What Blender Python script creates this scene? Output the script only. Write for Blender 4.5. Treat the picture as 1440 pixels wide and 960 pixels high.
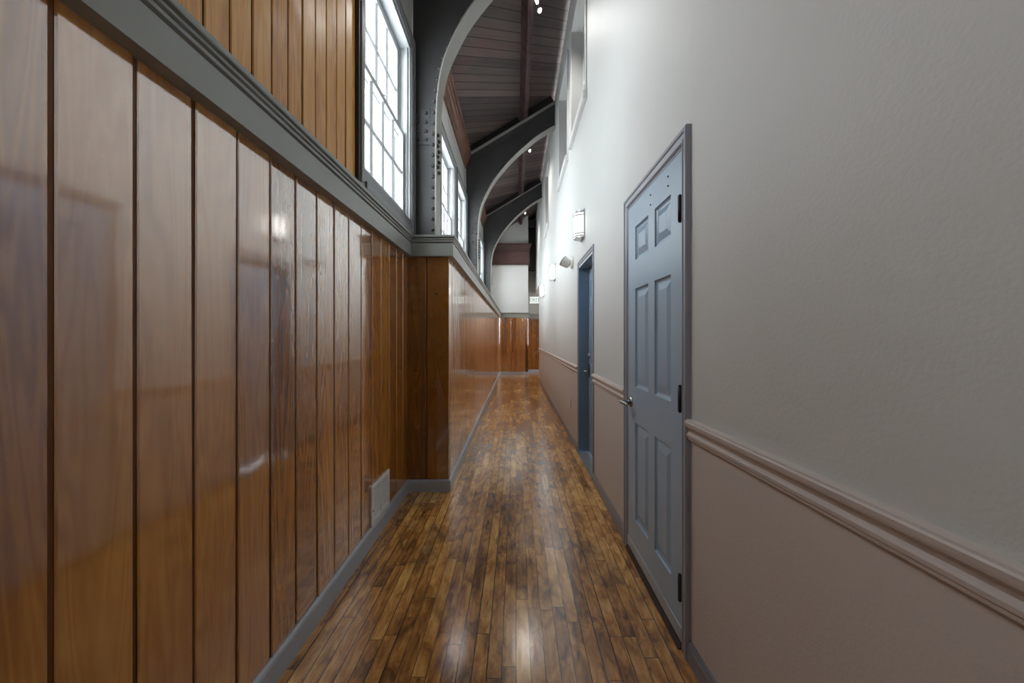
import bpy, bmesh, math, random
from mathutils import Vector, Matrix
random.seed(7)
C = bpy.context.scene.collection
S = bpy.context.scene
for o in list(bpy.data.objects): bpy.data.objects.remove(o)

# ------------------------------------------------------------------ camera, sky, exposure
cd = bpy.data.cameras.new('camera'); cam = bpy.data.objects.new('camera', cd); C.objects.link(cam)
CAM_H = 1.29
cam.location = (0, 0, CAM_H); cam.rotation_euler = (math.pi/2, 0, 0)
cd.sensor_width = 36; cd.lens = 36*550/1440; cd.clip_start = .02
cd.shift_x = -6/1440; cd.shift_y = -6/1440
S.camera = cam
W = bpy.data.worlds.new('overcast_sky'); S.world = W; W.use_nodes = True
bg = W.node_tree.nodes['Background']; bg.inputs[0].default_value = (.93, .97, 1, 1); bg.inputs[1].default_value = 8.0
S.view_settings.view_transform = 'Standard'; S.view_settings.look = 'None'
S.view_settings.exposure = 0.66; S.view_settings.gamma = 1; S.view_settings.use_curve_mapping = False
S.cycles.max_bounces = 14; S.cycles.diffuse_bounces = 9; S.cycles.glossy_bounces = 5
S.cycles.sample_clamp_indirect = 8
def portal(y0, y1, z0, z1, x=-1.16, s=-1):
    d = bpy.data.lights.new('sky_portal', 'AREA'); d.shape = 'RECTANGLE'; d.size = z1-z0; d.size_y = y1-y0
    d.cycles.is_portal = True
    o = bpy.data.objects.new('sky_portal', d); C.objects.link(o)
    o.location = (x, (y0+y1)/2, (z0+z1)/2); o.rotation_euler = (0, s*math.pi/2, 0)

# ------------------------------------------------------------------ helpers
def lin(r, g, b):
    f = lambda c: (c/255/12.92) if c/255 <= .04045 else ((c/255+.055)/1.055)**2.4
    return (f(r), f(g), f(b), 1)
class G:                                    # tiny node-graph helper
    def __init__(s, name):
        s.m = bpy.data.materials.new(name); s.m.use_nodes = True; s.t = s.m.node_tree
        s.p = s.t.nodes['Principled BSDF']; s.out = s.t.nodes['Material Output']
    def n(s, kind, props=None, **ins):
        x = s.t.nodes.new(kind)
        for k, v in (props or {}).items(): setattr(x, k, v)
        for k, v in ins.items():
            key = int(k[1:]) if k[0] == 'i' and k[1:].isdigit() else k.replace('_', ' ')
            s.set(x.inputs[key], v)
        return x
    def set(s, sock, v):
        if isinstance(v, bpy.types.NodeSocket): s.t.links.new(v, sock)
        else: sock.default_value = v
    def math(s, op, a, b=0.0, c=0.0, clamp=False):
        x = s.t.nodes.new('ShaderNodeMath'); x.operation = op; x.use_clamp = clamp
        s.set(x.inputs[0], a); s.set(x.inputs[1], b); s.set(x.inputs[2], c)
        return x.outputs[0]
    def mix(s, f, a, b, bt='MIX'):
        x = s.t.nodes.new('ShaderNodeMix'); x.data_type = 'RGBA'; x.blend_type = bt
        s.set(x.inputs[0], f); s.set(x.inputs[6], a); s.set(x.inputs[7], b)
        return x.outputs[2]
    def ramp(s, f, lo, hi, a=0.0, b=1.0):
        x = s.t.nodes.new('ShaderNodeMapRange'); s.set(x.inputs[0], f)
        for i, v in enumerate((lo, hi, a, b)): s.set(x.inputs[i+1], v)
        return x.outputs[0]
    def pos(s): return s.n('ShaderNodeNewGeometry').outputs['Position']
    def scaled(s, v, sc, off=None):
        x = s.n('ShaderNodeVectorMath', {'operation': 'MULTIPLY'}, i0=v, i1=sc)
        if off is not None:
            x = s.n('ShaderNodeVectorMath', {'operation': 'ADD'}, i0=x.outputs[0], i1=off)
        return x.outputs[0]
    def noise(s, v, scale, detail=3, rough=.55, dist=0.0):
        return s.n('ShaderNodeTexNoise', None, Vector=v, Scale=scale, Detail=detail, Roughness=rough, Distortion=dist).outputs[0]
    def bump(s, h, strength, dist, normal=None):
        x = s.n('ShaderNodeBump', None, Height=h, Strength=strength, Distance=dist)
        if normal is not None: s.set(x.inputs['Normal'], normal)
        return x.outputs[0]
    def fin(s, col, rough, normal=None, **kw):
        s.set(s.p.inputs['Base Color'], col); s.set(s.p.inputs['Roughness'], rough)
        if normal is not None: s.set(s.p.inputs['Normal'], normal)
        for k, v in kw.items(): s.set(s.p.inputs[k.replace('_', ' ')], v)
        return s.m
def paint(name, rgb, rough=.5, grain=120, bump=.08, var=.05, **kw):
    g = G(name); v = g.pos()
    n = g.noise(v, 2.2, 4)
    c = g.mix(g.ramp(n, .3, .7, 0, var), lin(*rgb), (0, 0, 0, 1))
    return g.fin(c, rough, g.bump(g.noise(v, grain, 2), bump, .004), **kw)
def wood_boards(name, dark, mid, light, rough, coat, grain_axis, wear=.5, coat_ior=1.9):
    g = G(name); v = g.pos()
    r = g.n('ShaderNodeAttribute', {'attribute_name': 'board'}).outputs['Fac']
    off = g.n('ShaderNodeCombineXYZ', None, X=g.math('MULTIPLY', r, 13.0), Y=g.math('MULTIPLY', r, 7.3), Z=g.math('MULTIPLY', r, 31.0)).outputs[0]
    sc = {'z': (6, 6, .55), 'x': (.55, 6, 6), 'y': (6, .55, 6)}[grain_axis]
    vs = g.scaled(v, sc, off)
    rings = g.noise(vs, 1.7, 2, .5, .6)
    rings = g.math('SINE', g.math('MULTIPLY', rings, 62.0))
    rings = g.ramp(rings, -1, 1)
    fine = g.noise(g.scaled(v, tuple(k*9 for k in sc), off), 2.2, 4, .65)
    big = g.noise(g.scaled(v, tuple(k*.45 for k in sc), off), 1.6, 3)
    f = g.math('ADD', g.math('MULTIPLY', rings, .17), g.math('MULTIPLY', fine, .22))
    f = g.math('ADD', f, g.math('MULTIPLY', big, .66))
    f = g.math('ADD', f, g.math('MULTIPLY', g.math('SUBTRACT', r, .5), .30))
    c = g.mix(g.ramp(f, .25, .55), lin(*dark), lin(*mid))
    c = g.mix(g.ramp(f, .52, .85), c, lin(*light))
    vo = g.n('ShaderNodeTexVoronoi', None, Vector=g.scaled(v, (.55, .55, 1.1)), Scale=11.0)
    dent = g.math('LESS_THAN', vo.outputs['Distance'], g.math('MULTIPLY', g.ramp(g.n('ShaderNodeSeparateColor', None, i0=vo.outputs['Color']).outputs[0], .70, 1.0), .13))
    scr = g.ramp(g.noise(g.scaled(v, (40, 40, 14)), 1.4, 3, .6), .70, .78)
    c = g.mix(g.math('MULTIPLY', dent, wear), c, lin(40, 20, 10))
    c = g.mix(g.math('MULTIPLY', scr, .25*wear), c, lin(60, 35, 18))
    h = g.noise(g.scaled(v, (5, 5, 1.6), off), 1.0, 2)
    nb = g.bump(h, .25, .012)
    ncoat = g.bump(dent, -.25, .002, nb)
    nb = g.bump(g.math('SUBTRACT', fine, g.math('MULTIPLY', dent, .8)), .08, .0015, nb)
    rr = g.ramp(g.noise(v, 6, 4), .3, .7, rough*.75, rough*1.3)
    return g.fin(c, rr, nb, Coat_Weight=coat, Coat_Roughness=rough*.55, Coat_IOR=coat_ior, Coat_Normal=ncoat)
def plain(name, rgb, rough=.5, metal=0.0, **kw):
    g = G(name); v = g.pos()
    n = g.noise(v, 14, 3)
    return g.fin(g.mix(g.ramp(n, .3, .7, 0, .12), lin(*rgb), (0, 0, 0, 1)), g.ramp(n, .3, .7, rough*.9, rough*1.1), None, Metallic=metal, **kw)

class MB:                                   # collects shapes, links them as one mesh
    def __init__(s): s.bm = bmesh.new(); s.mats = []; s.rnd = []
    def face(s, pts, mi=0, rnd=None):
        f = s.bm.faces.new([s.bm.verts.new(p) for p in pts]); f.material_index = mi
        return f
    def box(s, x0, x1, y0, y1, z0, z1, bevel=0.0, mi=0):
        vs = [s.bm.verts.new((x, y, z)) for x in (x0, x1) for y in (y0, y1) for z in (z0, z1)]
        fs = [s.bm.faces.new([vs[i] for i in q]) for q in ((0,1,3,2),(4,6,7,5),(0,4,5,1),(2,3,7,6),(0,2,6,4),(1,5,7,3))]
        for f in fs: f.material_index = mi
        if bevel:
            es = list({e for f in fs for e in f.edges})
            r = bmesh.ops.bevel(s.bm, geom=es, offset=bevel, segments=2, affect='EDGES', profile=.5)
            for f in r['faces']: f.material_index = mi
        return s
    def prism(s, pts, axis, a, b, mi=0):    # polygon in the other two axes, extruded a..b
        def P(p, t): return {'x': (t, p[0], p[1]), 'y': (p[0], t, p[1]), 'z': (p[0], p[1], t)}[axis]
        A = [s.bm.verts.new(P(p, a)) for p in pts]; B = [s.bm.verts.new(P(p, b)) for p in pts]; n = len(pts)
        fs = [s.bm.faces.new(A), s.bm.faces.new(B[::-1])]
        for i in range(n): fs.append(s.bm.faces.new((A[i], B[i], B[(i+1) % n], A[(i+1) % n])))
        for f in fs: f.material_index = mi
        return s
    def tube(s, pts, rad, seg=12, cap=True):
        pts = [Vector(p) for p in pts]; n = len(pts)
        rads = rad if isinstance(rad, (list, tuple)) else [rad]*n
        rings = []
        for i, p in enumerate(pts):
            d = (pts[min(i+1, n-1)]-pts[max(i-1, 0)]).normalized()
            u = d.orthogonal().normalized() if i == 0 else (u-d*u.dot(d)).normalized()
            w = d.cross(u)
            rings.append([s.bm.verts.new(p+(u*math.cos(2*math.pi*k/seg)+w*math.sin(2*math.pi*k/seg))*rads[i]) for k in range(seg)])
        for a, b in zip(rings, rings[1:]):
            for k in range(seg): s.bm.faces.new((a[k], a[(k+1) % seg], b[(k+1) % seg], b[k])).smooth = True
        if cap: s.bm.faces.new(rings[0][::-1]); s.bm.faces.new(rings[-1])
        return s
    def build(s, name, mat, parent=None, fix=True):
        if fix: bmesh.ops.recalc_face_normals(s.bm, faces=s.bm.faces)
        if parent is not None:
            r = parent
            while r.parent: r = r.parent
            bmesh.ops.translate(s.bm, verts=s.bm.verts, vec=-r.location)
        me = bpy.data.meshes.new(name); s.bm.to_mesh(me); s.bm.free()
        if s.rnd:
            at = me.attributes.new('board', 'FLOAT', 'FACE')
            for i, v in enumerate(s.rnd): at.data[i].value = v
        for m in (mat if isinstance(mat, (list, tuple)) else [mat]): me.materials.append(m)
        o = bpy.data.objects.new(name, me); C.objects.link(o); o.parent = parent
        return o
def struct(name, mb, mat, fix=True):
    o = mb.build(name, mat, None, fix); o['kind'] = 'structure'; return o
def empty(name, loc):
    o = bpy.data.objects.new(name, None); C.objects.link(o); o.location = loc; o.empty_display_size = .1; return o
def tag(o, label, cat, group=None):
    o['label'] = label; o['category'] = cat
    if group: o['group'] = group
    return o
def copy_tree(o, parent=None):
    c = o.copy(); C.objects.link(c); c.parent = parent
    for ch in [x for x in o.children]: copy_tree(ch, c)
    return c
def sweep(mb, path, prof, cap=True):        # profile (protrusion to the right of travel, z) along an xy polyline, mitred
    P = [Vector(p) for p in path]; n = len(P); rings = []
    nr = [Vector((b-a).normalized().yx*Vector((1, -1))) if False else Vector(((b-a).normalized().y, -(b-a).normalized().x)) for a, b in zip(P, P[1:])]
    for i in range(n):
        if i == 0: m = nr[0]
        elif i == n-1: m = nr[-1]
        else:
            m = nr[i-1]+nr[i]; m = m/(m.dot(nr[i]))
        rings.append([mb.bm.verts.new((P[i].x+m.x*p, P[i].y+m.y*p, z)) for p, z in prof])
    k = len(prof)
    for a, b in zip(rings, rings[1:]):
        for j in range(k): mb.bm.faces.new((a[j], b[j], b[(j+1) % k], a[(j+1) % k]))
    if cap: mb.bm.faces.new(rings[0]); mb.bm.faces.new(rings[-1][::-1])
    return mb
def boards(mb, a, b, z0, z1, width, first=0.0, groove=.011, depth=.005, tilt=.005, thick=.03):
    """upright boards along the xy line a->b (room on the right), real grooves between them"""
    a, b = Vector(a), Vector(b); L = (b-a).length; d = (b-a)/L; nrm = Vector((d.y, -d.x))
    edges = [0.0]; t = first
    while t < L-.02:
        if t > .02: edges.append(t+random.uniform(-.018, .018)*width)
        t += width
    edges.append(L); B = .0035
    def pt(t, h, z): q = a+d*t+nrm*h; return (q.x, q.y, z)
    for i, (s, e) in enumerate(zip(edges, edges[1:])):
        r = random.random(); t1, t2 = random.uniform(-tilt, tilt), random.uniform(-tilt*.5, tilt*.5)
        s0 = s+(groove/2 if i else 0); e0 = e-(groove/2 if i < len(edges)-2 else 0); w = e0-s0
        row = [(s, -depth), (s0, -depth), (s0, -B), (s0+B, 0), (e0-B, 0), (e0, -B), (e0, -depth), (e, -depth)]
        for j, ((ta, ha), (tb, hb)) in enumerate(zip(row, row[1:])):
            fa = t1*(ta-(s+e)/2) if 0 < j < 6 else 0; fb = t1*(tb-(s+e)/2) if 0 < j < 6 else 0
            if tb-ta < 1e-6 and abs(ha-hb) < 1e-6: continue
            dz = t2*(z1-z0)/2 if 1 < j < 5 else 0
            mb.face([pt(ta, ha+fa-dz, z0), pt(tb, hb+fb-dz, z0), pt(tb, hb+fb+dz, z1), pt(ta, ha+fa+dz, z1)])
            mb.rnd.append(r)
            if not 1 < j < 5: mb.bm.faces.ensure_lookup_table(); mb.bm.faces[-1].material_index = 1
    q = [pt(0, -thick, z0), pt(L, -thick, z0), pt(L, -thick, z1), pt(0, -thick, z1)]
    for f in (q, [pt(0, -depth, z0), pt(L, -depth, z0), q[1], q[0]], [pt(0, -depth, z1), pt(L, -depth, z1), q[2], q[3]],
              [pt(0, -depth, z0), pt(0, -depth, z1), q[3], q[0]], [pt(L, -depth, z0), pt(L, -depth, z1), q[2], q[1]]):
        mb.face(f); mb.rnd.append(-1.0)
def holed(mb, xf, xb, y0, y1, z0, z1, holes, mi=lambda y, z: 0, ysplit=(), zsplit=(), top=None):
    """slab x=xf (room face) .. xb with rectangular openings (ya,yb,za,zb)"""
    ys = sorted({y0, y1, *ysplit, *[h[0] for h in holes], *[h[1] for h in holes]}); ys = [y for y in ys if y0 <= y <= y1]
    zs = sorted({z0, z1, *zsplit, *[h[2] for h in holes], *[h[3] for h in holes]}); zs = [z for z in zs if z0 <= z <= z1]
    solid = lambda i, j: 0 <= i < len(ys)-1 and 0 <= j < len(zs)-1 and not any(h[0]-1e-6 <= ys[i] and ys[i+1] <= h[1]+1e-6 and h[2]-1e-6 <= zs[j] and zs[j+1] <= h[3]+1e-6 for h in holes)
    for i in range(len(ys)-1):
        for j in range(len(zs)-1):
            if not solid(i, j): continue
            a, b, c, d = ys[i], ys[i+1], zs[j], zs[j+1]; m = mi((a+b)/2, (c+d)/2)
            mb.face([(xf, a, c), (xf, b, c), (xf, b, d), (xf, a, d)], m); mb.face([(xb, a, c), (xb, a, d), (xb, b, d), (xb, b, c)], m)
            if not solid(i-1, j): mb.face([(xf, a, c), (xf, a, d), (xb, a, d), (xb, a, c)], m)
            if not solid(i+1, j): mb.face([(xf, b, c), (xb, b, c), (xb, b, d), (xf, b, d)], m)
            if not solid(i, j-1): mb.face([(xf, a, c), (xb, a, c), (xb, b, c), (xf, b, c)], m)
            if not solid(i, j+1): mb.face([(xf, a, d), (xf, b, d), (xb, b, d), (xb, a, d)], m)
    bmesh.ops.remove_doubles(mb.bm, verts=mb.bm.verts, dist=1e-5)
    return mb

# ------------------------------------------------------------------ materials
M = {}
M['wall'] = paint('white_wall_paint', (211, 212, 211), .55, 95, .22, .03)
M['wall_low'] = paint('lilac_beige_wall_paint', (208, 200, 196), .55, 95, .22, .03)
M['rail'] = paint('chair_rail_paint', (200, 189, 184), .35, 60, .02, .03)
M['cornice'] = paint('grey_green_cornice_paint', (148, 150, 144), .38, 60, .05, .08)
M['base_left'] = paint('grey_baseboard_paint', (176, 184, 194), .3, 50, .05, .1)
M['base_right'] = paint('slate_baseboard_paint', (132, 134, 142), .35, 50, .05, .1)
M['door'] = paint('blue_door_paint', (158, 183, 206), .28, 60, .04, .05)
M['casing'] = paint('grey_blue_casing_paint', (150, 155, 168), .32, 60, .04, .05)
M['jamb'] = paint('blue_jamb_paint', (118, 142, 166), .35, 60, .04, .05)
M['black'] = plain('gap_black', (18, 18, 22), .6)
M['sash'] = paint('white_sash_paint', (196, 199, 201), .35, 60, .04, .05)
M['wincase'] = paint('grey_window_casing_paint', (128, 130, 132), .38, 60, .06, .1)
M['shade_strip'] = paint('casing_side_shade', (46, 38, 36), .4, 60, .05, .2)
M['plaster'] = paint('grey_plaster', (176, 175, 171), .6, 60, .1, .08)
M['steel'] = paint('charcoal_steel_paint', (72, 71, 72), .42, 45, .25, .25)
M['steel_edge'] = paint('worn_grey_steel_edge', (148, 146, 140), .4, 45, .15, .2)
M['crown'] = wood_boards('reddish_crown_wood', (74, 48, 40), (118, 82, 68), (150, 110, 92), .4, 0, 'y', .1)
M['beam'] = wood_boards('dark_red_beam_wood', (44, 28, 27), (74, 52, 50), (98, 74, 70), .5, 0, 'y', .2)
M['header'] = wood_boards('dark_brown_header_wood', (52, 34, 32), (80, 56, 52), (98, 70, 64), .45, 0, 'x', .1)
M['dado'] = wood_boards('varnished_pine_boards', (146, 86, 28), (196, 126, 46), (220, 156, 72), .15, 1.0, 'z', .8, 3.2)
M['groove'] = plain('matte_brown_groove', (112, 66, 22), .6)  # plain matte brown, darker than the boards, for the groove faces
M['dado_shade'] = wood_boards('varnished_pine_boards_shaded', (92, 54, 14), (140, 86, 24), (166, 108, 36), .25, .5, 'z', .9, 1.6)  # darker dado wood: shade of return and recess walls put into the colour
M['pine'] = wood_boards('honey_pine_boards', (158, 94, 26), (206, 140, 54), (222, 166, 80), .4, .08, 'z', .3, 1.5)
M['chrome'] = plain('satin_chrome', (190, 192, 196), .22, 1.0)
M['band'] = plain('brushed_nickel', (128, 128, 128), .4, .4)
M['dark_hinge'] = plain('dark_hinge_metal', (38, 40, 52), .45, .3)
M['white_metal'] = plain('white_enamel', (240, 240, 237), .35)
M['slot'] = plain('dark_slot', (55, 55, 58), .7)
M['white_plastic'] = plain('white_plastic', (224, 224, 220), .4)
M['sill'] = plain('grey_metal_threshold', (150, 155, 158), .35, .4)

def glass():
    g = G('window_glass'); t = g.n('ShaderNodeBsdfTransparent'); t.inputs[0].default_value = (.93, .95, .95, 1)
    gl = g.n('ShaderNodeBsdfGlossy', None, Roughness=.03)
    lw = g.n('ShaderNodeLayerWeight', None, Blend=.5).outputs['Facing']
    fr = g.n('ShaderNodeMath', {'operation': 'MULTIPLY_ADD'}, i0=g.math('POWER', lw, 5.0), i1=.9, i2=.04)
    wav = g.bump(g.noise(g.pos(), 5, 2), .05, .01); g.set(gl.inputs['Normal'], wav)
    mx = g.n('ShaderNodeMixShader', None, i0=fr.outputs[0], i1=t.outputs[0], i2=gl.outputs[0])
    g.t.links.new(mx.outputs[0], g.out.inputs[0]); return g.m
M['glass'] = glass()
M['frosted'] = plain('pale_blank_pane', (168, 168, 166), .35)
def emitter(name, col, strength):
    g = G(name); v = g.pos(); n = g.noise(v, 20, 2)
    return g.fin((.9, .9, .88, 1), .4, None, Emission_Color=col, Emission_Strength=g.ramp(n, .3, .7, strength*.95, strength*1.05))
M['lamp'] = emitter('glowing_acrylic', (1, .97, .92, 1), 1.7)
M['spot'] = emitter('glowing_spot_bulb', (1, .96, .88, 1), 2.5)
M['exit_face'] = emitter('pale_exit_face', (.9, 1, .95, 1), .3)
M['exit_text'] = plain('pale_green_lettering', (132, 146, 138), .5)

def floor_mat():
    g = G('worn_maple_strip_floor'); v = g.pos()
    s = g.n('ShaderNodeSeparateXYZ', None, Vector=v); x, y = s.outputs[0], s.outputs[1]
    wob = g.math('MULTIPLY', g.math('SUBTRACT', g.noise(g.scaled(v, (1, .4, 1)), 2.0, 1), .5), .006)
    u = g.math('DIVIDE', g.math('ADD', x, wob), .0572)
    col = g.math('FLOOR', u); fu = g.math('FRACT', u)
    rc = g.n('ShaderNodeTexWhiteNoise', {'noise_dimensions': '1D'}, W=col).outputs[0]
    rc2 = g.n('ShaderNodeTexWhiteNoise', {'noise_dimensions': '1D'}, W=g.math('ADD', col, 91.7)).outputs[0]
    ln = g.math('ADD', .45, g.math('MULTIPLY', rc2, .75))
    w = g.math('ADD', g.math('DIVIDE', y, ln), g.math('MULTIPLY', rc, 17.0))
    row = g.math('FLOOR', w); fw = g.math('FRACT', w)
    cid = g.n('ShaderNodeCombineXYZ', None, X=col, Y=row).outputs[0]
    rnd = g.n('ShaderNodeTexWhiteNoise', {'noise_dimensions': '2D'}, Vector=cid)
    r = rnd.outputs[0]; rs = g.n('ShaderNodeSeparateColor', None, i0=rnd.outputs[1]); r2 = rs.outputs[1]
    off = g.n('ShaderNodeCombineXYZ', None, X=g.math('MULTIPLY', r, 40.0), Y=g.math('MULTIPLY', r2, 40.0)).outputs[0]
    grain = g.noise(g.scaled(v, (70, 2.6, 1), off), 1.0, 5, .65, .4)
    blot = g.noise(g.scaled(v, (20, 6.5, 1), off), 1.0, 5, .62, .8)
    dirt = g.noise(g.scaled(v, (2.2, 1.0, 1)), 1.0, 5, .62)
    f = g.math('ADD', g.math('MULTIPLY', r, .26), g.math('MULTIPLY', grain, .34))
    f = g.math('ADD', f, g.math('MULTIPLY', blot, 1.0))
    f = g.math('ADD', f, g.math('MULTIPLY', g.math('SUBTRACT', dirt, .5), .7))
    c = g.mix(g.ramp(f, .56, .80), lin(110, 74, 44), lin(192, 134, 70))
    c = g.mix(g.ramp(f, .78, 1.05), c, lin(240, 190, 112))
    stain = g.ramp(g.noise(g.scaled(v, (3.2, 1.4, 1)), 1.0, 6, .7, .5), .54, .68)
    c = g.mix(g.math('MULTIPLY', stain, .75), c, lin(92, 72, 56))
    worn = g.ramp(g.noise(g.scaled(v, (26, 7, 1)), 1.0, 5, .7), .62, .75)
    c = g.mix(g.math('MULTIPLY', worn, .6), c, lin(44, 32, 24))
    gw = g.math('ADD', .022, g.math('MULTIPLY', rc2, .03))
    gap = g.math('LESS_THAN', g.math('MINIMUM', fu, g.math('SUBTRACT', 1.0, fu)), gw)
    gap2 = g.math('LESS_THAN', g.math('MULTIPLY', fw, ln), .0028)
    gp = g.math('MAXIMUM', gap, gap2)
    c = g.mix(g.math('MULTIPLY', gp, .93), c, lin(20, 13, 9))
    h = g.math('SUBTRACT', g.math('MULTIPLY', grain, .12), gp)
    nb = g.bump(g.noise(g.scaled(v, (17.5, 3, 1), off), 1.0, 2), .22, .004)
    nb = g.bump(h, .3, .0012, nb)
    ro = g.math('ADD', g.ramp(dirt, .3, .7, .12, .26), g.math('MULTIPLY', r2, .06))
    return g.fin(c, ro, nb, Coat_Weight=.7, Coat_Roughness=.16, Coat_IOR=1.6, Coat_Normal=nb)
M['floor'] = floor_mat()
def deck_mat():
    g = G('dark_diagonal_roof_boards'); v = g.pos()
    s = g.n('ShaderNodeSeparateXYZ', None, Vector=v)
    u = g.math('DIVIDE', g.math('SUBTRACT', s.outputs[1], g.math('MULTIPLY', s.outputs[0], .97)), .168)
    col = g.math('FLOOR', u); fu = g.math('FRACT', u)
    r = g.n('ShaderNodeTexWhiteNoise', {'noise_dimensions': '1D'}, W=col).outputs[0]
    off = g.n('ShaderNodeCombineXYZ', None, X=g.math('MULTIPLY', r, 30.0), Y=g.math('MULTIPLY', r, 11.0)).outputs[0]
    rot = g.n('ShaderNodeVectorRotate', {'rotation_type': 'Z_AXIS'}, Vector=v, Angle=-.77).outputs[0]
    gr = g.noise(g.scaled(rot, (1.3, 22, 1), off), 1.0, 5, .65)
    blot = g.noise(g.scaled(v, (1.5, 1.5, 1)), 1.3, 4)
    f = g.math('ADD', g.math('MULTIPLY', r, .4), g.math('ADD', g.math('MULTIPLY', gr, .45), g.math('MULTIPLY', blot, .25)))
    c = g.mix(g.ramp(f, .3, .85), lin(62, 54, 52), lin(116, 99, 94))
    c = g.mix(g.math('MULTIPLY', g.ramp(blot, .55, .7), .35), c, lin(120, 70, 62))
    gap = g.math('LESS_THAN', fu, .09)
    c = g.mix(g.math('MULTIPLY', gap, .9), c, lin(20, 14, 13))
    return g.fin(c, .6, g.bump(g.math('SUBTRACT', g.math('MULTIPLY', gr, .2), gap), .5, .008))
M['deck'] = deck_mat()

# ------------------------------------------------------------------ dimensions (metres; camera at x=0,y=0)
XL, XP, XU, XR = -.91, -.565, -.90, .695
YB, YC, YE, YF = -3.2, 3.275, 13.40, 14.40      # back, return wall, end wall, recessed end wall
XE = .41                                        # end of the nearer end wall
YR = 11.9                                       # right wall ends here
chord = lambda x: 5.033+.604*x
deckz = lambda x: 5.22+.604*x
BEND = .03
def bend(o, y0=1.557):
    for v in o.data.vertices:
        if v.co.y < y0: v.co.x += BEND*(y0-v.co.y)
    return o

# ------------------------------------------------------------------ floor, ceiling
mb = MB(); mb.box(-1.2, 4.2, YB-.1, YF+.2, -.12, 0); struct('floor', mb, M['floor'])
mb = MB(); mb.prism([(-1.3, deckz(-1.3)), (4.2, deckz(4.2)), (4.2, deckz(4.2)+.12), (-1.3, deckz(-1.3)+.12)], 'y', YB-.1, YF+.2); struct('ceiling', mb, M['deck'])

# ------------------------------------------------------------------ left side: dado walls
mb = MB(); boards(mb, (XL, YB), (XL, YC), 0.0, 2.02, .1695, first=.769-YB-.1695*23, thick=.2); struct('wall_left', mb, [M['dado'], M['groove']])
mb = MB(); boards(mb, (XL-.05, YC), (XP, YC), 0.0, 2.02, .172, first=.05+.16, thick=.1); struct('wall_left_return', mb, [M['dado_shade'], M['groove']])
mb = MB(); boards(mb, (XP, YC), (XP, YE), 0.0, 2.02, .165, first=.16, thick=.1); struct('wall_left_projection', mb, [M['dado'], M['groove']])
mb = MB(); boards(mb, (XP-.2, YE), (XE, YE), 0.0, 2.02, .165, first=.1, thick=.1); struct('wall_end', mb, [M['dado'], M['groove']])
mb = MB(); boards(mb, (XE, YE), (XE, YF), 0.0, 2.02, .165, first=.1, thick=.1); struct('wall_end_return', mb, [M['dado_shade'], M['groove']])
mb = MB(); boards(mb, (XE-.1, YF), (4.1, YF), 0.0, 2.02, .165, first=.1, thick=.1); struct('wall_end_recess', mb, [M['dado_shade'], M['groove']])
PATH = [(XL, YB), (XL, YC), (XP, YC), (XP, YE), (XE, YE), (XE, YF), (4.1, YF)]
prof = [(-.03, 1.958), (.042, 1.962), (.042, 2.066), (.035, 2.069), (.035, 2.073), (.047, 2.077), (.049, 2.086), (.042, 2.089), (.042, 2.093),
        (.052, 2.097), (.054, 2.104), (.046, 2.107), (.046, 2.112), (.058, 2.115), (.060, 2.120), (.060, 2.134), (-.03, 2.140)]
mb = MB(); sweep(mb, PATH, prof); struct('trim_1', mb, M['cornice'])
mb = MB(); sweep(mb, PATH, [(-.02, 0), (.018, 0), (.018, .086), (.014, .095), (.006, .1), (-.02, .1)]); struct('baseboard_left', mb, M['base_left'])
mb = MB(); mb.box(-.93, XP+.03, YC-.03, YE-.02, 2.10, 2.128); struct('trim_2', mb, M['cornice'])

# ------------------------------------------------------------------ left side: upper wall with windows
WIN = [2.18, 4.50, 5.78, 8.10, 9.38, 11.70, -1.42]        # near outer edge of each casing, 1.16 m wide; last one unseen, added behind the camera for daylight
holes = [(y+.07, y+1.09, 2.25, 3.72) for y in WIN]
mb = MB(); holed(mb, XU-.006, -1.15, YB, YE+.3, 2.0, 4.72, holes); struct('wall_left_upper', mb, M['plaster'])
for h in holes: portal(*h)
mb = MB(); boards(mb, (XU+.012, -.24), (XU+.012, 2.155), 2.05, 4.55, .103, first=.011, groove=.007, depth=.006, tilt=.003, thick=.016); struct('wall_left_boarding', mb, [M['pine'], M['groove']])

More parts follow.
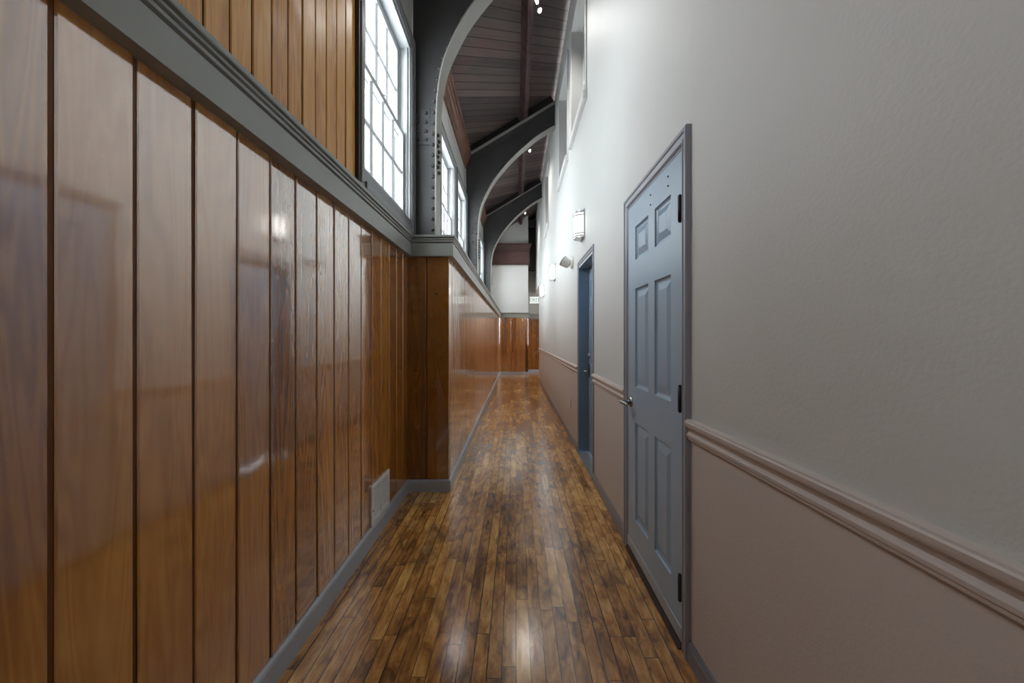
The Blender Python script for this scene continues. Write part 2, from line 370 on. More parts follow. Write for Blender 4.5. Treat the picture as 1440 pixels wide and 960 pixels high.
def window(n, y0):
    r = empty('window_%d' % n, (XU, y0+.58, 2.14)); r['kind'] = 'structure'
    y1 = y0+1.16; X0, X1 = -.905, -.869
    c = MB()                                                         # moulded casing
    for a, b in ((y0, y0+.07), (y1-.07, y1)):
        c.box(X0, X1, a, b, 2.14, 3.80, .004)
        oy = a if a == y0 else b-.018
        c.box(X1-.004, X1+.010, oy, oy+.018, 2.16, 3.80, .004)
    c.box(X0, X1, y0+.0705, y1-.0705, 3.71, 3.80, .004); c.box(X1-.004, X1+.010, y0+.019, y1-.019, 3.782, 3.80, .004)
    c.build('window_casing', M['wincase'], r)
    e = MB(); e.box(X0, X1+.002, y0-.024, y0-.0005, 2.142, 3.80, .003); e.build('casing_shade_strip', M['shade_strip'], r)['label'] = 'dark brown strip painting in casing side shade'  # dark strip added to paint the shaded side of the casing
    s = MB(); s.box(X0-.04, X1+.012, y0+.071, y1-.071, 2.141, 2.19, .005); s.box(-1.15, X1-.006, y0+.071, y1-.071, 2.191, 2.262, .004); s.build('window_sill', M['wincase'], r)
    j = MB()                                                         # lining and stops
    for a, b in ((y0+.0705, y0+.085), (y1-.085, y1-.0705)): j.box(-1.14, X0+.02, a, b, 2.265, 3.705)
    j.box(-1.14, X0+.02, y0+.0855, y1-.0855, 3.69, 3.705)
    for a, b in ((y0+.0852, y0+.100), (y1-.100, y1-.0852)):
        j.box(-.925, -.905, a, b, 2.265, 3.69); j.box(-.972, -.966, a, b, 2.265, 3.69); j.box(-1.03, -1.012, a, b, 2.265, 3.69)
    j.build('window_lining', M['sash'], r)
    def sash(name, x0, x1, z0, z1, bot, top):
        m = MB(); a, b = y0+.087, y1-.087
        m.box(x0, x1, a, a+.05, z0, z1, .003); m.box(x0, x1, b-.05, b, z0, z1, .003)
        m.box(x0, x1, a+.0501, b-.0501, z0, z0+bot, .003); m.box(x0, x1, a+.0501, b-.0501, z1-top, z1, .003)
        A, B, Z0, Z1 = a+.05, b-.05, z0+bot, z1-top; w = .015; xm = (x0+x1)/2
        for k in (1, 2, 3):
            yy = A+(B-A)*k/4; m.prism([(x0+.004, yy-.004), (xm, yy-w), (x1-.004, yy-.004), (x1-.004, yy+.004), (xm, yy+w), (x0+.004, yy+.004)], 'z', Z0, Z1)
        zz = (Z0+Z1)/2; m.prism([(x0+.004, zz-.004), (xm, zz-w), (x1-.004, zz-.004), (x1-.004, zz+.004), (xm, zz+w), (x0+.004, zz+.004)], 'y', A, B)
        o = m.build(name, M['sash'], r)
        g = MB(); g.box(xm-.0015, xm+.0015, A, B, Z0, Z1); g.build('glass', M['glass'], o)
    sash('lower_sash', -.964, -.928, 2.268, 2.985, .065, .04)
    sash('upper_sash', -1.008, -.974, 2.945, 3.688, .04, .05)
    l = MB(); l.tube([(-.946, y0+.58, 2.985), (-.946, y0+.58, 3.0)], .016, 12); l.tube([(-.946, y0+.58, 3.0), (-.93, y0+.60, 3.006)], .006, 8); l.build('sash_lock', M['chrome'], r)
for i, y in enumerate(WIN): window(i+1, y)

# crown moulding under the roof, one length per bay
cp = [(-.01, 4.26), (.018, 4.26), (.022, 4.285), (.03, 4.29), (.034, 4.32), (.05, 4.36), (.072, 4.39), (.078, 4.42), (.088, 4.425), (.094, 4.46), (.10, 4.50), (.112, 4.505), (.112, 4.53), (-.01, 4.53)]
for i, (a, b) in enumerate(((YB, 3.29), (3.51, 6.89), (7.11, 10.49), (10.71, YE-.06))):
    mb = MB(); sweep(mb, [(XU, a), (XU, b)], cp); mb.rnd = [.35+.1*(k % 3) for k in range(len(mb.bm.faces))]; struct('trim_%d' % (i+3), mb, M['crown'])

# ------------------------------------------------------------------ end walls above the dado
mb = MB(); mb.prism([(-1.1, 2.0), (XE, 2.0), (XE, deckz(XE)), (-1.1, deckz(-1.1))], 'y', YE, YE+.1); struct('wall_end_upper', mb, M['wall'])
mb = MB(); mb.box(XE-.1, XE-.0005, YE+.1005, YF, 2.0, 5.4); struct('wall_end_side', mb, M['wall'])
mb = MB(); mb.box(XE-.1, 4.1, YF+.0005, YF+.1, 2.0, 7.6); struct('wall_end_back', mb, M['plaster'])
mb = MB(); sweep(mb, [(-.9, YE), (XE, YE), (XE, YF)], [(-.02, 3.76), (.05, 3.76), (.05, 3.775), (.04, 3.78), (.04, 4.22), (.048, 4.225), (.048, 4.245), (.04, 4.25),
      (.05, 4.30), (.075, 4.35), (.09, 4.39), (.10, 4.395), (.11, 4.45), (.12, 4.455), (.12, 4.48), (-.02, 4.48)])
mb.rnd = [.4+.1*(k % 2) for k in range(len(mb.bm.faces))]; struct('trim_7', mb, M['header'])

# ------------------------------------------------------------------ right wall
D1 = (1.557, 2.4635, 2.14); D2 = (3.494, 4.38, 2.125)
c1, c2 = .058, .05
NICHE = [(3.90, 4.85), (5.27, 6.25), (8.30, 9.22)]
hol = [(D1[0]+c1-.012, D1[1]-c1+.012, -.01, 2.082), (D2[0]+c2, D2[1]-c2, -.01, D2[2]-.07)] + [(a, b, 3.72, 5.07) for a, b in NICHE]
mb = MB(); holed(mb, XR, XR+.22, D1[0], YR, -.001, 5.62, hol, mi=lambda y, z: 1 if z < .935 else 0, zsplit=(.935,)); struct('wall_right', mb, [M['wall'], M['wall_low']])
mb = MB(); holed(mb, XR, XR+.22, YB, D1[0], -.001, 5.60, [], mi=lambda y, z: 1 if z < .935 else 0, zsplit=(.935,)); bend(struct('wall_right_near', mb, [M['wall'], M['wall_low']]))
mb = MB(); mb.box(XR, XR+.22, YR, YF, 2.88, 5.60); struct('wall_right_bulkhead', mb, M['wall'])
mb = MB(); mb.box(XR+.22, 4.1, YR-.1, YR, 0, 7.5); struct('wall_hall_front', mb, M['wall'])
mb = MB(); holed(mb, 4.0, 4.1, YR, YF, 0, 7.5, [(12.5, 13.9, .9, 2.5)]); struct('wall_hall_side', mb, M['wall'])
hw = empty('window_11', (4.0, 13.2, .9)); hw['kind'] = 'structure'; mb = MB()  # unseen window, added to bring daylight into the side hall and recess
for q in ((12.5, 12.56, .9, 2.5), (13.84, 13.9, .9, 2.5), (12.56, 13.84, .9, .96), (12.56, 13.84, 2.44, 2.5), (13.18, 13.22, .96, 2.44)): mb.box(4.03, 4.07, *q)
mb.build('window_frame', M['sash'], hw); portal(12.5, 13.9, .9, 2.5, 4.11, 1)
mb = MB(); mb.box(-1.1, 1.2, YB-.1, YB, 0, 6.0); struct('wall_back', mb, M['plaster'])
mb = MB(); mb.box(XR+.22, 4.0, YR, YF, 2.88, 2.98); struct('ceiling_hall', mb, M['plaster'])
def right_run(name, prof, mat, segs):
    mb = MB()
    for a, b in segs: sweep(mb, [(XR, b), (XR, a)], prof)
    return mb
segs = [(D1[1], D2[0]), (D2[1], YR)]
rail = [(-.004, .900), (.008, .900), (.013, .904), (.0135, .911), (.017, .915), (.0175, .924), (.012, .929), (.009, .934), (.011, .943), (.017, .951), (.0245, .956), (.026, .962), (.0265, .972), (.0225, .976), (.021, .981), (.012, .984), (-.004, .985)]
rail = [(p, z-.018) for p, z in rail]
brd = [(-.004, 0), (.016, 0), (.016, .066), (.011, .072), (.010, .078), (.005, .084), (-.004, .085)]
names = iter(('trim_8', 'trim_9', 'trim_10')); bn = iter(('baseboard_right_near', 'baseboard_right_middle', 'baseboard_right_far'))
for a, b in [(YB, D1[0]-.001)] + [(a+.001, b-.001) for a, b in segs]:
    mb = MB(); sweep(mb, [(XR, b), (XR, a)], rail); bend(struct(next(names), mb, M['rail']))
    mb = MB(); sweep(mb, [(XR, b), (XR, a)], brd); bend(struct(next(bn), mb, M['base_right']))

# niche windows high on the right wall
for i, (a, b) in enumerate(NICHE):
    r = empty('window_%d' % (len(WIN)+1+i), (XR, (a+b)/2, 3.7)); r['kind'] = 'structure'
    c = MB()
    for p, q in ((a-.055, a), (b, b+.055)): c.box(XR-.014, XR+.002, p, q, 3.72, 5.125, .003)
    c.box(XR-.014, XR+.002, a+.0005, b-.0005, 5.07, 5.125, .003); c.build('window_casing', M['wall'], r)
    s = MB(); s.box(XR-.034, XR+.14, a-.06, b+.06, 3.675, 3.719, .006) if False else None
    s.box(XR-.044, XR-.0005, a-.065, b+.065, 3.635, 3.72, .006); s.build('window_sill', M['wall'], r)
    f = MB(); X0, X1 = XR+.13, XR+.16
    f.box(X0, X1, a+.001, a+.06, 3.721, 5.069, .003); f.box(X0, X1, b-.06, b-.001, 3.721, 5.069, .003)
    f.box(X0, X1, a+.0605, b-.0605, 3.721, 3.79, .003); f.box(X0, X1, a+.0605, b-.0605, 5.0, 5.069, .003); f.box(X0, X1, a+.0605, b-.0605, 4.37, 4.42, .003)
    f.build('sash', M['sash'], r)
    p = MB(); p.box(X1-.008, X1-.004, a+.055, b-.055, 3.78, 5.01); p.build('pane', M['frosted'], r)
    k = MB(); k.box(X1+.001, X1+.02, a, b, 3.72, 5.07); k.build('back_panel', M['wall'], r)

# ------------------------------------------------------------------ doors
def panel_leaf(xf, thick, y0, y1, z0, z1, cols, rows):
    """six-panel leaf: face at xf looking to -x, raised panels"""
    mb = MB(); ys = sorted([y0, y1]+[v for c in cols for v in c]); zs = sorted([z0, z1]+[v for r in rows for v in r])
    isp = lambda a, b, l: any(abs(a-p[0]) < 1e-6 and abs(b-p[1]) < 1e-6 for p in l)
    for a, b in zip(ys, ys[1:]):
        for c, d in zip(zs, zs[1:]):
            if isp(a, b, cols) and isp(c, d, rows):
                lv = [(0, 0), (.003, .008), (.012, .012), (.020, .0125), (.052, .002), (.055, .0015)]
                R = [[(xf+h, a+i, c+i), (xf+h, b-i, c+i), (xf+h, b-i, d-i), (xf+h, a+i, d-i)] for i, h in lv]
                for p, q in zip(R, R[1:]):
                    for k in range(4): mb.face([p[k], p[(k+1) % 4], q[(k+1) % 4], q[k]])
                mb.face(R[-1])
            else: mb.face([(xf, a, c), (xf, b, c), (xf, b, d), (xf, a, d)])
    t = xf+thick
    mb.face([(t, y0, z0), (t, y0, z1), (t, y1, z1), (t, y1, z0)])
    mb.face([(xf, y0, z0), (xf, y0, z1), (t, y0, z1), (t, y0, z0)]); mb.face([(xf, y1, z0), (t, y1, z0), (t, y1, z1), (xf, y1, z1)])
    mb.face([(xf, y0, z0), (t, y0, z0), (t, y1, z0), (xf, y1, z0)]); mb.face([(xf, y0, z1), (xf, y1, z1), (t, y1, z1), (t, y0, z1)])
    bmesh.ops.remove_doubles(mb.bm, verts=mb.bm.verts, dist=1e-5)
    return mb
d = empty('door_1', (XR, (D1[0]+D1[1])/2, 0)); d['kind'] = 'structure'
L0, L1, LX = 1.612, 2.395, .686
ROWS = [(.235, .80), (1.005, 1.57), (1.735, 1.925)]
leaf = panel_leaf(LX, .04, L0, L1, .028, 2.066, [(1.735, 1.94), (2.033, 2.255)], ROWS).build('door_leaf', M['door'], d)
cas = MB(); XF = .674
def casing(mb, y0, y1, zt, w, xf, xb=XR):
    mid = [(0, xb), (0, xf+.004), (.004, xf), (.018, xf), (.022, xf+.005), (w*.66, xf+.007), (w*.72, xf+.004), (w*.85, xf+.005), (w-.004, xf+.009), (w, xf+.012), (w, xb)]
    # three mitred lengths: near leg, head, far leg
    def ring(corner, z=None):
        return [mb.bm.verts.new(corner(t, x)) for t, x in mid]
    R = [ring(lambda t, x: (x, y0+t, 0)), ring(lambda t, x: (x, y0+t, zt-t)), ring(lambda t, x: (x, y1-t, zt-t)), ring(lambda t, x: (x, y1-t, 0))]
    k = len(mid)
    for a, b in zip(R, R[1:]):
        for j in range(k): mb.bm.faces.new((a[j], b[j], b[(j+1) % k], a[(j+1) % k]))
    mb.bm.faces.new(R[0]); mb.bm.faces.new(R[-1][::-1])
casing(cas, D1[0], D1[1], D1[2], c1, XF); cas.build('door_casing', M['casing'], d)
j = MB(); a, b = D1[0]+c1-.012, D1[1]-c1+.012
j.box(XF+.014, XR+.2, a+.0005, a+.0095, 0, 2.08); j.box(XF+.014, XR+.2, b-.0095, b-.0005, 0, 2.08); j.box(XF+.014, XR+.2, a+.01, b-.01, 2.071, 2.081)
j.build('door_jamb', M['casing'], d)
w = MB(); w.box(.69, .72, L1+.001, L1+.012, .03, 2.066); w.box(.693, .72, L0, L1, 2.0665, 2.0705); w.box(.731, .75, L0-.03, L1+.03, 0.0, 2.07); w.build('gap_backing', M['black'], d)  # black strips and a sheet that darken the gap round the leaf
for zc in (1.824, 1.035, .25):
    h = MB(); h.tube([(.6795, 1.624, zc-.053), (.6795, 1.624, zc+.053)], .0085, 12); h.tube([(.6795, 1.624, zc-.058), (.6795, 1.624, zc-.053)], [.004, .007], 10); h.tube([(.6795, 1.624, zc+.053), (.6795, 1.624, zc+.058)], [.007, .004], 10)
    h.box(.6795, .6858, 1.614, 1.640, zc-.052, zc+.052); h.build('hinge', M['dark_hinge'], d)
def lever(parent, x, y, z, out, reach, rose=.033, label=None, drop=0.0):
    m = MB(); m.tube([(x, y, z), (x-.006, y, z), (x-.012, y, z)], [rose, rose*.97, rose*.7], 24)
    m.tube([(x-.010, y, z), (x-.03, y, z), (x-out+.012, y, z), (x-out, y, z)], [.014, .0115, .0115, .013], 16)
    m.tube([(x-out+.004, y+.012*(1 if reach < 0 else -1), z), (x-out, y+reach*.15, z+.002), (x-out+.002, y+reach*.55, z+.003), (x-out+.008, y+reach*.88, z-.001), (x-out+.014, y+reach, z-.004)], [.009, .0115, .010, .009, .006], 14)
    return m.build('door_handle', M['chrome'], parent)
lever(d, LX, 2.335, .905, .062, -.10)
s = MB(); s.box(LX-.006, LX-.0005, L0+.004, L1-.004, .03, .088, .002)
for k in range(5): yy = L0+.08+k*.155; s.tube([(LX-.009, yy, .06), (LX-.006, yy, .06)], .005, 8)
s.build('door_sweep', M['base_left'], d)
t = MB(); t.prism([(XF-.006, 0), (XF+.008, .018), (XR+.10, .024), (XR+.10, 0)], 'y', D1[0]+c1, D1[1]-c1); t.build('threshold', plain('dark_worn_threshold', (62, 52, 50), .6), d)
for yy, zz in ((1.765, 2.015), (1.765, 1.972), (1.995, 2.015), (1.995, 1.965)):
    q = MB(); q.tube([(LX-.004, yy, zz), (LX, yy, zz)], [.003, .0045], 10); q.build('screw_head', M['dark_hinge'], d)

d = empty('door_2', (XR, (D2[0]+D2[1])/2, 0)); d['kind'] = 'structure'
cas = MB(); casing(cas, D2[0], D2[1], D2[2], c2, .683); 
cas.build('door_casing', M['casing'], d)
a, b, zt = D2[0]+c2, D2[1]-c2, D2[2]-.07
j = MB(); j.box(.690, XR+.2, a+.0005, a+.008, .02, zt-.001); j.box(.690, XR+.2, b-.008, b-.0005, .02, zt-.001); j.box(.690, XR+.2, a+.0085, b-.0085, zt-.009, zt-.001)
j.box(.78, .797, b-.022, b-.0085, .03, zt-.01); j.build('door_jamb', M['jamb'], d)
LX2 = .80
panel_leaf(LX2, .04, a+.01, b-.012, .034, zt-.012, [(a+.12, a+.34), (a+.44, a+.66)], [(.235, .80), (1.005, 1.57), (1.72, 1.90)]).build('door_leaf', M['door'], d)
lever(d, LX2, b-.08, .925, .066, -.10)
e = MB(); e.box(LX2-.012, LX2-.0005, b-.115, b-.045, .86, 1.00, .004); e.build('escutcheon', M['chrome'], d)
e = MB(); e.tube([(LX2, b-.08, 1.09), (LX2-.012, b-.08, 1.09), (LX2-.018, b-.08, 1.09)], [.034, .034, .026], 20); e.box(LX2-.036, LX2-.016, b-.098, b-.062, 1.084, 1.096, .003); e.build('deadbolt', M['chrome'], d)
t = MB(); t.box(.682, XR+.2, a+.009, b-.009, 0, .02, .003); t.build('threshold', M['sill'], d)

# ------------------------------------------------------------------ steel arches
def catmull(P, n=7):
    out = []
    for i in range(len(P)-1):
        p0, p1, p2, p3 = [Vector(P[max(0, min(len(P)-1, k))]) for k in (i-1, i, i+1, i+2)]
        for k in range(n):
            t = k/n; out.append(.5*((2*p1)+(p2-p0)*t+(2*p0-5*p1+4*p2-p3)*t*t+(3*p1-p0-3*p2+p3)*t**3))
    out.append(Vector(P[-1])); return out
INNER = catmull([(-.676, 2.13), (-.676, 2.5), (-.675, 2.85), (-.672, 3.1), (-.661, 3.342), (-.619, 3.594), (-.548, 3.78), (-.435, 4.0), (-.30, 4.19), (-.125, 4.395), (.04, 4.56), (.19, 4.69), (.364, 4.835), (.53, 4.94), (.69, 5.03)])
def ribbon(mb, line, off0, off1, y0, y1):   # band that follows the line, thick along its normal
    ns = []
    for i in range(len(line)):
        t = (line[min(i+1, len(line)-1)]-line[max(i-1, 0)]).normalized(); ns.append(Vector((-t.y, t.x)))
    R = []
    for p, n in zip(line, ns):
        a, b = p+n*off0, p+n*off1
        R.append([mb.bm.verts.new(v) for v in ((a.x, y0, a.y), (a.x, y1, a.y), (b.x, y1, b.y), (b.x, y0, b.y))])
    for a, b in zip(R, R[1:]):
        for k in range(4): mb.bm.faces.new((a[k], b[k], b[(k+1) % 4], a[(k+1) % 4]))
    mb.bm.faces.new(R[0]); mb.bm.faces.new(R[-1][::-1])
rivet_mesh = None
def rivet(parent, x, y, z, axis=(0, -1, 0)):
    global rivet_mesh
    if rivet_mesh is None:
        bm = bmesh.new(); bmesh.ops.create_uvsphere(bm, u_segments=12, v_segments=8, radius=.0165)
        bmesh.ops.bisect_plane(bm, geom=bm.verts[:]+bm.edges[:]+bm.faces[:], plane_co=(0, 0, -.004), plane_no=(0, 0, -1), clear_outer=True)
        for f in bm.faces: f.smooth = True
        rivet_mesh = bpy.data.meshes.new('rivet'); bm.to_mesh(rivet_mesh); bm.free(); rivet_mesh.materials.append(M['steel'])
    o = bpy.data.objects.new('rivet', rivet_mesh); C.objects.link(o); o.parent = parent
    o.location = Vector((x, y, z))-parent.location; o.rotation_euler = Vector(axis).to_track_quat('Z', 'Y').to_euler()
YA = 3.40
arch = empty('steel_arch', (-.78, YA, 2.128))
w = MB(); k0 = 21; k1 = 40; outer = []
for i, p in enumerate(INNER):
    if i <= k0: outer.append((-.895, p.y))
    elif i <= k1: outer.append((-.895, INNER[k0].y+(chord(-.895)-INNER[k0].y)*(i-k0)/(k1-k0)))
    else: x = -.895+1.587*(i-k1)/(len(INNER)-1-k1); outer.append((x, chord(x)))
R = [[w.bm.verts.new(v) for v in ((p.x-.003, YA-.006, p.y), (p.x-.003, YA+.006, p.y), (o[0], YA+.006, o[1]), (o[0], YA-.006, o[1]))] for p, o in zip(INNER, outer)]
for a, b in zip(R, R[1:]):
    for k in range(4): w.bm.faces.new((a[k], b[k], b[(k+1) % 4], a[(k+1) % 4]))
w.bm.faces.new(R[0]); w.bm.faces.new(R[-1][::-1])
w.build('web', M['steel'], arch)
f = MB(); ribbon(f, INNER, 0, .012, YA-.1, YA+.1); ff = f.build('flange', M['steel_edge'], arch)
f = MB(); ribbon(f, INNER, .0125, .075, YA-.016, YA-.0065); f.build('angle_iron', M['steel'], arch)
top = [Vector((x, chord(x))) for x in (-.895, -.5, -.1, .3, .69)]
f = MB(); ribbon(f, top, 0, .014, YA-.1, YA+.1); f.build('top_flange', M['steel_edge'], arch)
f = MB(); ribbon(f, [Vector((x, chord(x))) for x in (-.85, -.3, .3, .64)], -.07, -.001, YA-.016, YA-.0065); f.build('top_angle', M['steel'], arch)
f = MB(); ribbon(f, [top[1]+Vector((-.3, -.1812)), Vector((.09, chord(.09)))], .015, .13, YA-.05, YA+.05); ribbon(f, [Vector((.24, chord(.24))), top[-1]], .015, .15, YA-.05, YA+.05)
f.build('timber_packing', plain('black_timber', (36, 32, 31), .7), arch)
g = MB(); g.box(-.895, -.745, YA-.016, YA-.0065, 2.955, 3.27, .002); g.build('gusset_plate', M['steel'], arch)
for z in (3.0, 3.072, 3.15, 3.228):
    rivet(arch, -.78, YA-.0165, z); rivet(arch, -.852, YA-.0165, z)
acc = 0; nxt = .09; count = 0
for p, q in zip(INNER, INNER[1:]):
    sl = (q-p).length; t = (q-p).normalized(); n = Vector((-t.y, t.x))
    while nxt <= acc+sl:
        c = p+t*(nxt-acc)+n*.046; rivet(arch, c.x, YA-.0165, c.y); nxt += .092
    acc += sl
for k in range(4):
    z = 2.74+k*.09
    rivet(arch, -.668, YA-.062, z, (1, 0, 0)); rivet(arch, -.668, YA-.026, z-.035, (1, 0, 0))
for k in range(13):
    x = -.7+k*.108; rivet(arch, x+.02, YA-.0165, chord(x+.02)-.045)
grp = 'riveted steel arches along the left windows'
tag(arch, 'dark riveted steel arch nearest the viewer, rising from the ledge beside the first window', 'steel arch', grp)
for k, lb in ((1, 'dark riveted steel arch second along the corridor, before the middle pair of windows ends'), (2, 'dark riveted steel arch farthest down the corridor, in front of the white end wall')):
    c = copy_tree(arch); c.location.y += 3.6*k; tag(c, lb, 'steel arch', grp)

# ------------------------------------------------------------------ roof timbers and far steelwork
a, b = Vector((.139, chord(.139)+.012)), Vector((.205, chord(.205)+.012)); up = Vector((-.517, .856))
h = .155
mb = MB(); mb.prism([tuple(a), tuple(b), tuple(b+up*h), tuple(a+up*h)], 'y', YB, YE-.005); mb.rnd = [.5]*6
tag(mb.build('roof_purlin', M['beam']), 'long dark red timber purlin running the length of the sloping board ceiling', 'roof beam')
st = empty('gap_post', (.53, 14.1, 3.74))  # dark post shape added where the wall leaves a dark gap
mb = MB(); mb.box(.43, .50, 14.0, 14.2, 3.74, 5.3, .004); mb.box(.61, .68, 14.0, 14.2, 3.74, 5.3, .004); mb.box(.50, .61, 14.06, 14.14, 3.74, 5.3); mb.build('post_shaft', M['steel'], st)
mb = MB(); mb.box(.42, .69, 13.98, 14.22, 3.70, 3.738, .004); mb.build('base_plate', M['steel'], st)
tag(st, 'dark steel post standing in for a dark gap above the far end wall, right of the brown header', 'steel post')
mb = MB(); mb.box(.24, .69, 13.55, 13.75, 5.14, 5.165); mb.box(.24, .69, 13.642, 13.658, 5.165, 5.33); mb.box(.24, .69, 13.55, 13.75, 5.33, 5.352)
tag(mb.build('steel_beam', M['steel']), 'short dark steel beam crossing over the far steel post', 'steel beam')

# ------------------------------------------------------------------ wall sconces
def half(mb, yc, z0, z1, ry, rx, seg=20, x=XR):
    pts = [(x-rx*math.sin(math.pi*k/seg), yc-ry*math.cos(math.pi*k/seg)) for k in range(seg+1)]
    mb.prism(pts, 'z', z0, z1)
def band(mb, yc, z0, z1, ry, rx, t=.004, seg=20, x=XR):
    o = [(x-rx*math.sin(math.pi*k/seg), yc-ry*math.cos(math.pi*k/seg)) for k in range(seg+1)]
    i = [(x-(rx-t)*math.sin(math.pi*k/seg), yc-(ry-t)*math.cos(math.pi*k/seg)) for k in range(seg, -1, -1)]
    R = [[mb.bm.verts.new((p[0], p[1], z)) for p in o+i] for z in (z0, z1)]; n = len(o)+len(i)
    for k in range(n): mb.bm.faces.new((R[0][k], R[0][(k+1) % n], R[1][(k+1) % n], R[1][k]))
    m = len(o)
    for r in R:
        for k in range(m-1): mb.bm.faces.new((r[k], r[k+1], r[n-2-k], r[n-1-k]))
sc = empty('wall_sconce', (XR, 4.06, 2.44)); y = 4.06; ry, rx = .09, .098
m = MB(); half(m, y, 2.318, 2.572, ry, rx); m.build('diffuser', M['lamp'], sc)
m = MB(); m.box(XR-.012, XR-.0005, y-.10, y+.10, 2.295, 2.595, .002); m.build('back_plate', M['chrome'], sc)
for z in (2.325, 2.352, 2.538, 2.566):
    m = MB(); band(m, y, z-.006, z+.006, ry+.007, rx+.007); m.build('metal_band', M['band'], sc)
m = MB(); half(m, y, 2.574, 2.582, ry+.006, rx+.006); m.build('end_cap', M['chrome'], sc)
m = MB(); half(m, y, 2.306, 2.316, ry+.006, rx+.006); m.build('end_cap', M['chrome'], sc)
g2 = 'half round wall sconces on the white wall'
tag(sc, 'lit half round wall sconce with chrome bands, nearest of three, above far blue door', 'wall light', g2)
for dy, lb in ((2.93, 'lit half round wall sconce with chrome bands, middle of three along white wall'), (5.72, 'lit half round wall sconce farthest along the white wall, just above the exit sign')):
    c = copy_tree(sc); c.location.y += dy; tag(c, lb, 'wall light', g2)

# ------------------------------------------------------------------ ribbed flood lamp by the far door
fl = empty('flood_lamp', (XR, 4.82, 2.21))
m = MB(); m.tube([(XR, 4.82, 2.21), (XR-.014, 4.82, 2.21), (XR-.024, 4.82, 2.21)], [.075, .075, .055], 24); m.build('wall_plate', M['white_metal'], fl)
m = MB(); m.tube([(XR-.02, 4.82, 2.20), (XR-.05, 4.83, 2.20), (XR-.06, 4.84, 2.21)], .016, 12); m.build('swivel_arm', M['white_metal'], fl)
ax = Vector((-.62, .25, .50)).normalized(); p0 = Vector((XR-.045, 4.84, 2.185)); pts, rad = [], []
for k in range(6):
    t = .014*k
    for dt, rr in ((0, .048), (.005, .048), (.0055, .038), (.0135, .038)): pts.append(p0+ax*(t+dt)); rad.append(rr+k*.003)
m = MB(); m.tube(pts, rad, 24); m.build('ribbed_head', M['white_metal'], fl)
m = MB(); e = pts[-1]; m.tube([e+ax*.0005, e+ax*.012], [.066, .066], 24); m.build('lens_ring', M['white_plastic'], fl)
tag(fl, 'small white ribbed flood lamp on the white wall beside top of far blue door', 'flood lamp')

# ------------------------------------------------------------------ exit sign
ex = empty('exit_sign', (.56, 11.80, 2.40))
m = MB(); m.box(.405, .705-.012, 11.775, 11.825, 2.31, 2.505, .006); m.build('sign_box', M['exit_face'], ex)
m = MB(); m.box(.66, XR-.0005, 11.785, 11.815, 2.506, 2.53, .003); m.build('mounting_bracket', M['white_plastic'], ex)
cu = bpy.data.curves.new('lettering', 'FONT'); cu.body = 'EXIT'; cu.size = .165; cu.align_x = 'CENTER'; cu.align_y = 'CENTER'; cu.extrude = .002; cu.space_character = 1.05
to = bpy.data.objects.new('tmp', cu); C.objects.link(to); bpy.context.view_layer.update()
me = bpy.data.meshes.new_from_object(to.evaluated_get(bpy.context.evaluated_depsgraph_get())); bpy.data.objects.remove(to)
me.materials.clear(); me.materials.append(M['exit_text'])
lo = bpy.data.objects.new('lettering', me); C.objects.link(lo); lo.parent = ex; lo.rotation_euler = (math.pi/2, 0, 0); lo.location = (-.011, -.027, .007); lo['label'] = 'pale EXIT lettering'
tag(ex, 'white exit sign sticking out from the far end of the white wall', 'exit sign')

# ------------------------------------------------------------------ air vent on the left, outlet on the right
av = empty('air_vent', (XL+.02, 2.6, .105)); x0 = XL+.001; ya, yb, za, zb = 2.435, 2.775, .105, .357
m = MB(); X = XL+.012
m.box(x0, X, ya, ya+.035, za, zb, .002); m.box(x0, X, yb-.03, yb, za, zb, .002); m.box(x0, X, ya+.0352, yb-.0302, za, za+.03, .002); m.box(x0, X, ya+.0352, yb-.0302, zb-.03, zb, .002)
m.box(x0, X, 2.605, 2.62, za+.0302, zb-.0302); m.build('frame', M['white_metal'], av)
m = MB(); m.box(x0-.001, x0+.003, ya+.03, yb-.025, za+.025, zb-.025); m.build('duct_opening', M['slot'], av)
for c0, c1_ in ((ya+.036, 2.604), (2.621, yb-.031)):
    for k in range(12):
        z = za+.034+k*.0157
        l = MB(); l.prism([(X-.007, z+.003), (X-.001, z), (X-.001, z+.003), (X-.007, z+.006)], 'y', c0, c1_); l.build('louvre', M['white_metal'], av)
for zz in (.20,):
    m = MB(); m.tube([(X, ya+.018, zz), (X+.003, ya+.018, zz)], .006, 10); m.build('screw_head', M['chrome'], av)
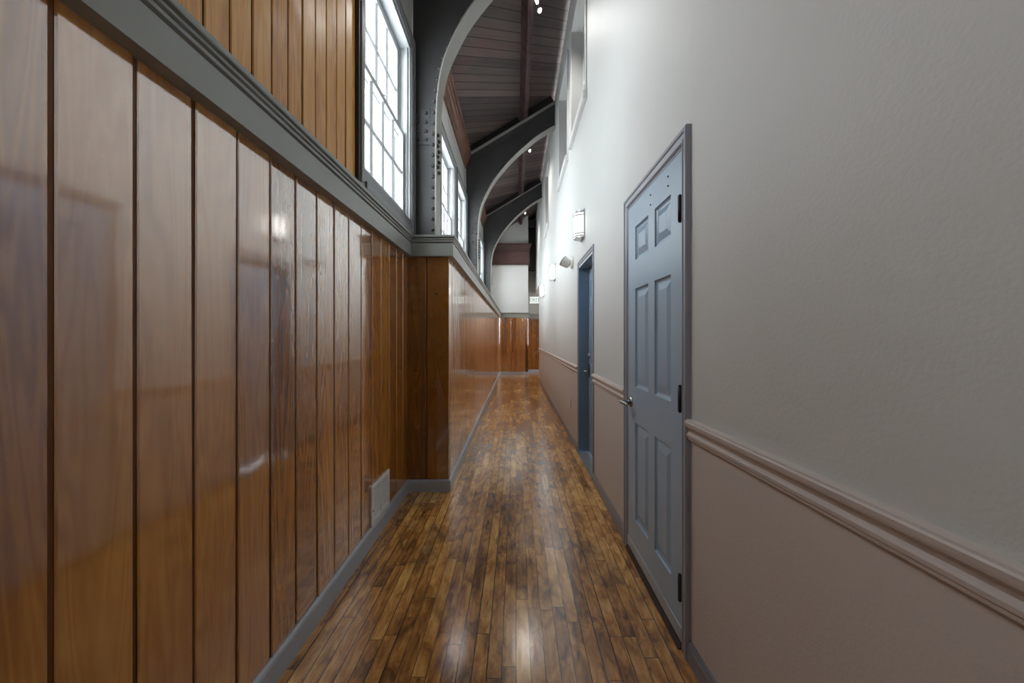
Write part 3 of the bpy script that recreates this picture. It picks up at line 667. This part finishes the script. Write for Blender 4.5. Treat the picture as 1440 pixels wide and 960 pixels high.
tag(av, 'white louvred air vent low on the varnished board wall above grey baseboard', 'air vent')
ou = empty('wall_outlet', (XR, 5.02, .45))
m = MB(); m.box(XR-.007, XR-.0005, 4.985, 5.055, .393, .507, .002); m.build('cover_plate', M['white_plastic'], ou)
for z in (.43, .47):
    m = MB(); m.box(XR-.0095, XR-.0072, 5.003, 5.037, z-.014, z+.014, .0008); m.build('socket', M['white_plastic'], ou)
tag(ou, 'small white electrical outlet low on the beige wall beyond far door', 'outlet')

# ------------------------------------------------------------------ small twin spotlights hung under the roof
sp = empty('twin_spotlight', (.27, 4.59, 5.18))
m = MB(); m.tube([(.27, 4.59, 5.18), (.27, 4.59, deckz(.27)-.001)], .006, 8); m.build('stem', M['steel'], sp)
m = MB(); m.tube([(.27, 4.59, deckz(.27)-.03), (.27, 4.59, deckz(.27)-.018)], .04, 12); m.build('ceiling_cup', M['steel'], sp)
m = MB(); m.tube([(.25, 4.59, 5.20), (.236, 4.575, 5.235), (.23, 4.57, 5.25)], [.014, .022, .012], 12); m.build('lamp_head', M['spot'], sp)
m = MB(); m.tube([(.29, 4.60, 5.15), (.275, 4.58, 5.115), (.27, 4.575, 5.10)], [.012, .024, .022], 12); m.build('lamp_head', M['spot'], sp)
m = MB(); m.tube([(.25, 4.59, 5.20), (.29, 4.60, 5.15)], .007, 8); m.build('arm', M['steel'], sp)
ld = bpy.data.lights.new('spot_glow', 'SPOT'); ld.energy = 60; ld.spot_size = 2.3; ld.spot_blend = 1; ld.shadow_soft_size = .12; ld.color = (1, .97, .92)
lo = bpy.data.objects.new('spot_glow', ld); C.objects.link(lo); lo.parent = sp; lo.location = (-.05, 0, -.12)
g3 = 'twin spotlights under the roof'
tag(sp, 'tiny white twin spotlight right of the purlin, nearest along the board ceiling', 'spotlight', g3)
for dy, lb in ((3.45, 'tiny white twin spotlight seen through the second arch, beside the purlin'), (7.5, 'tiny white twin spotlight farthest away, beside the purlin near the end wall')):
    c = copy_tree(sp); c.location.y += dy; tag(c, lb, 'spotlight', g3)
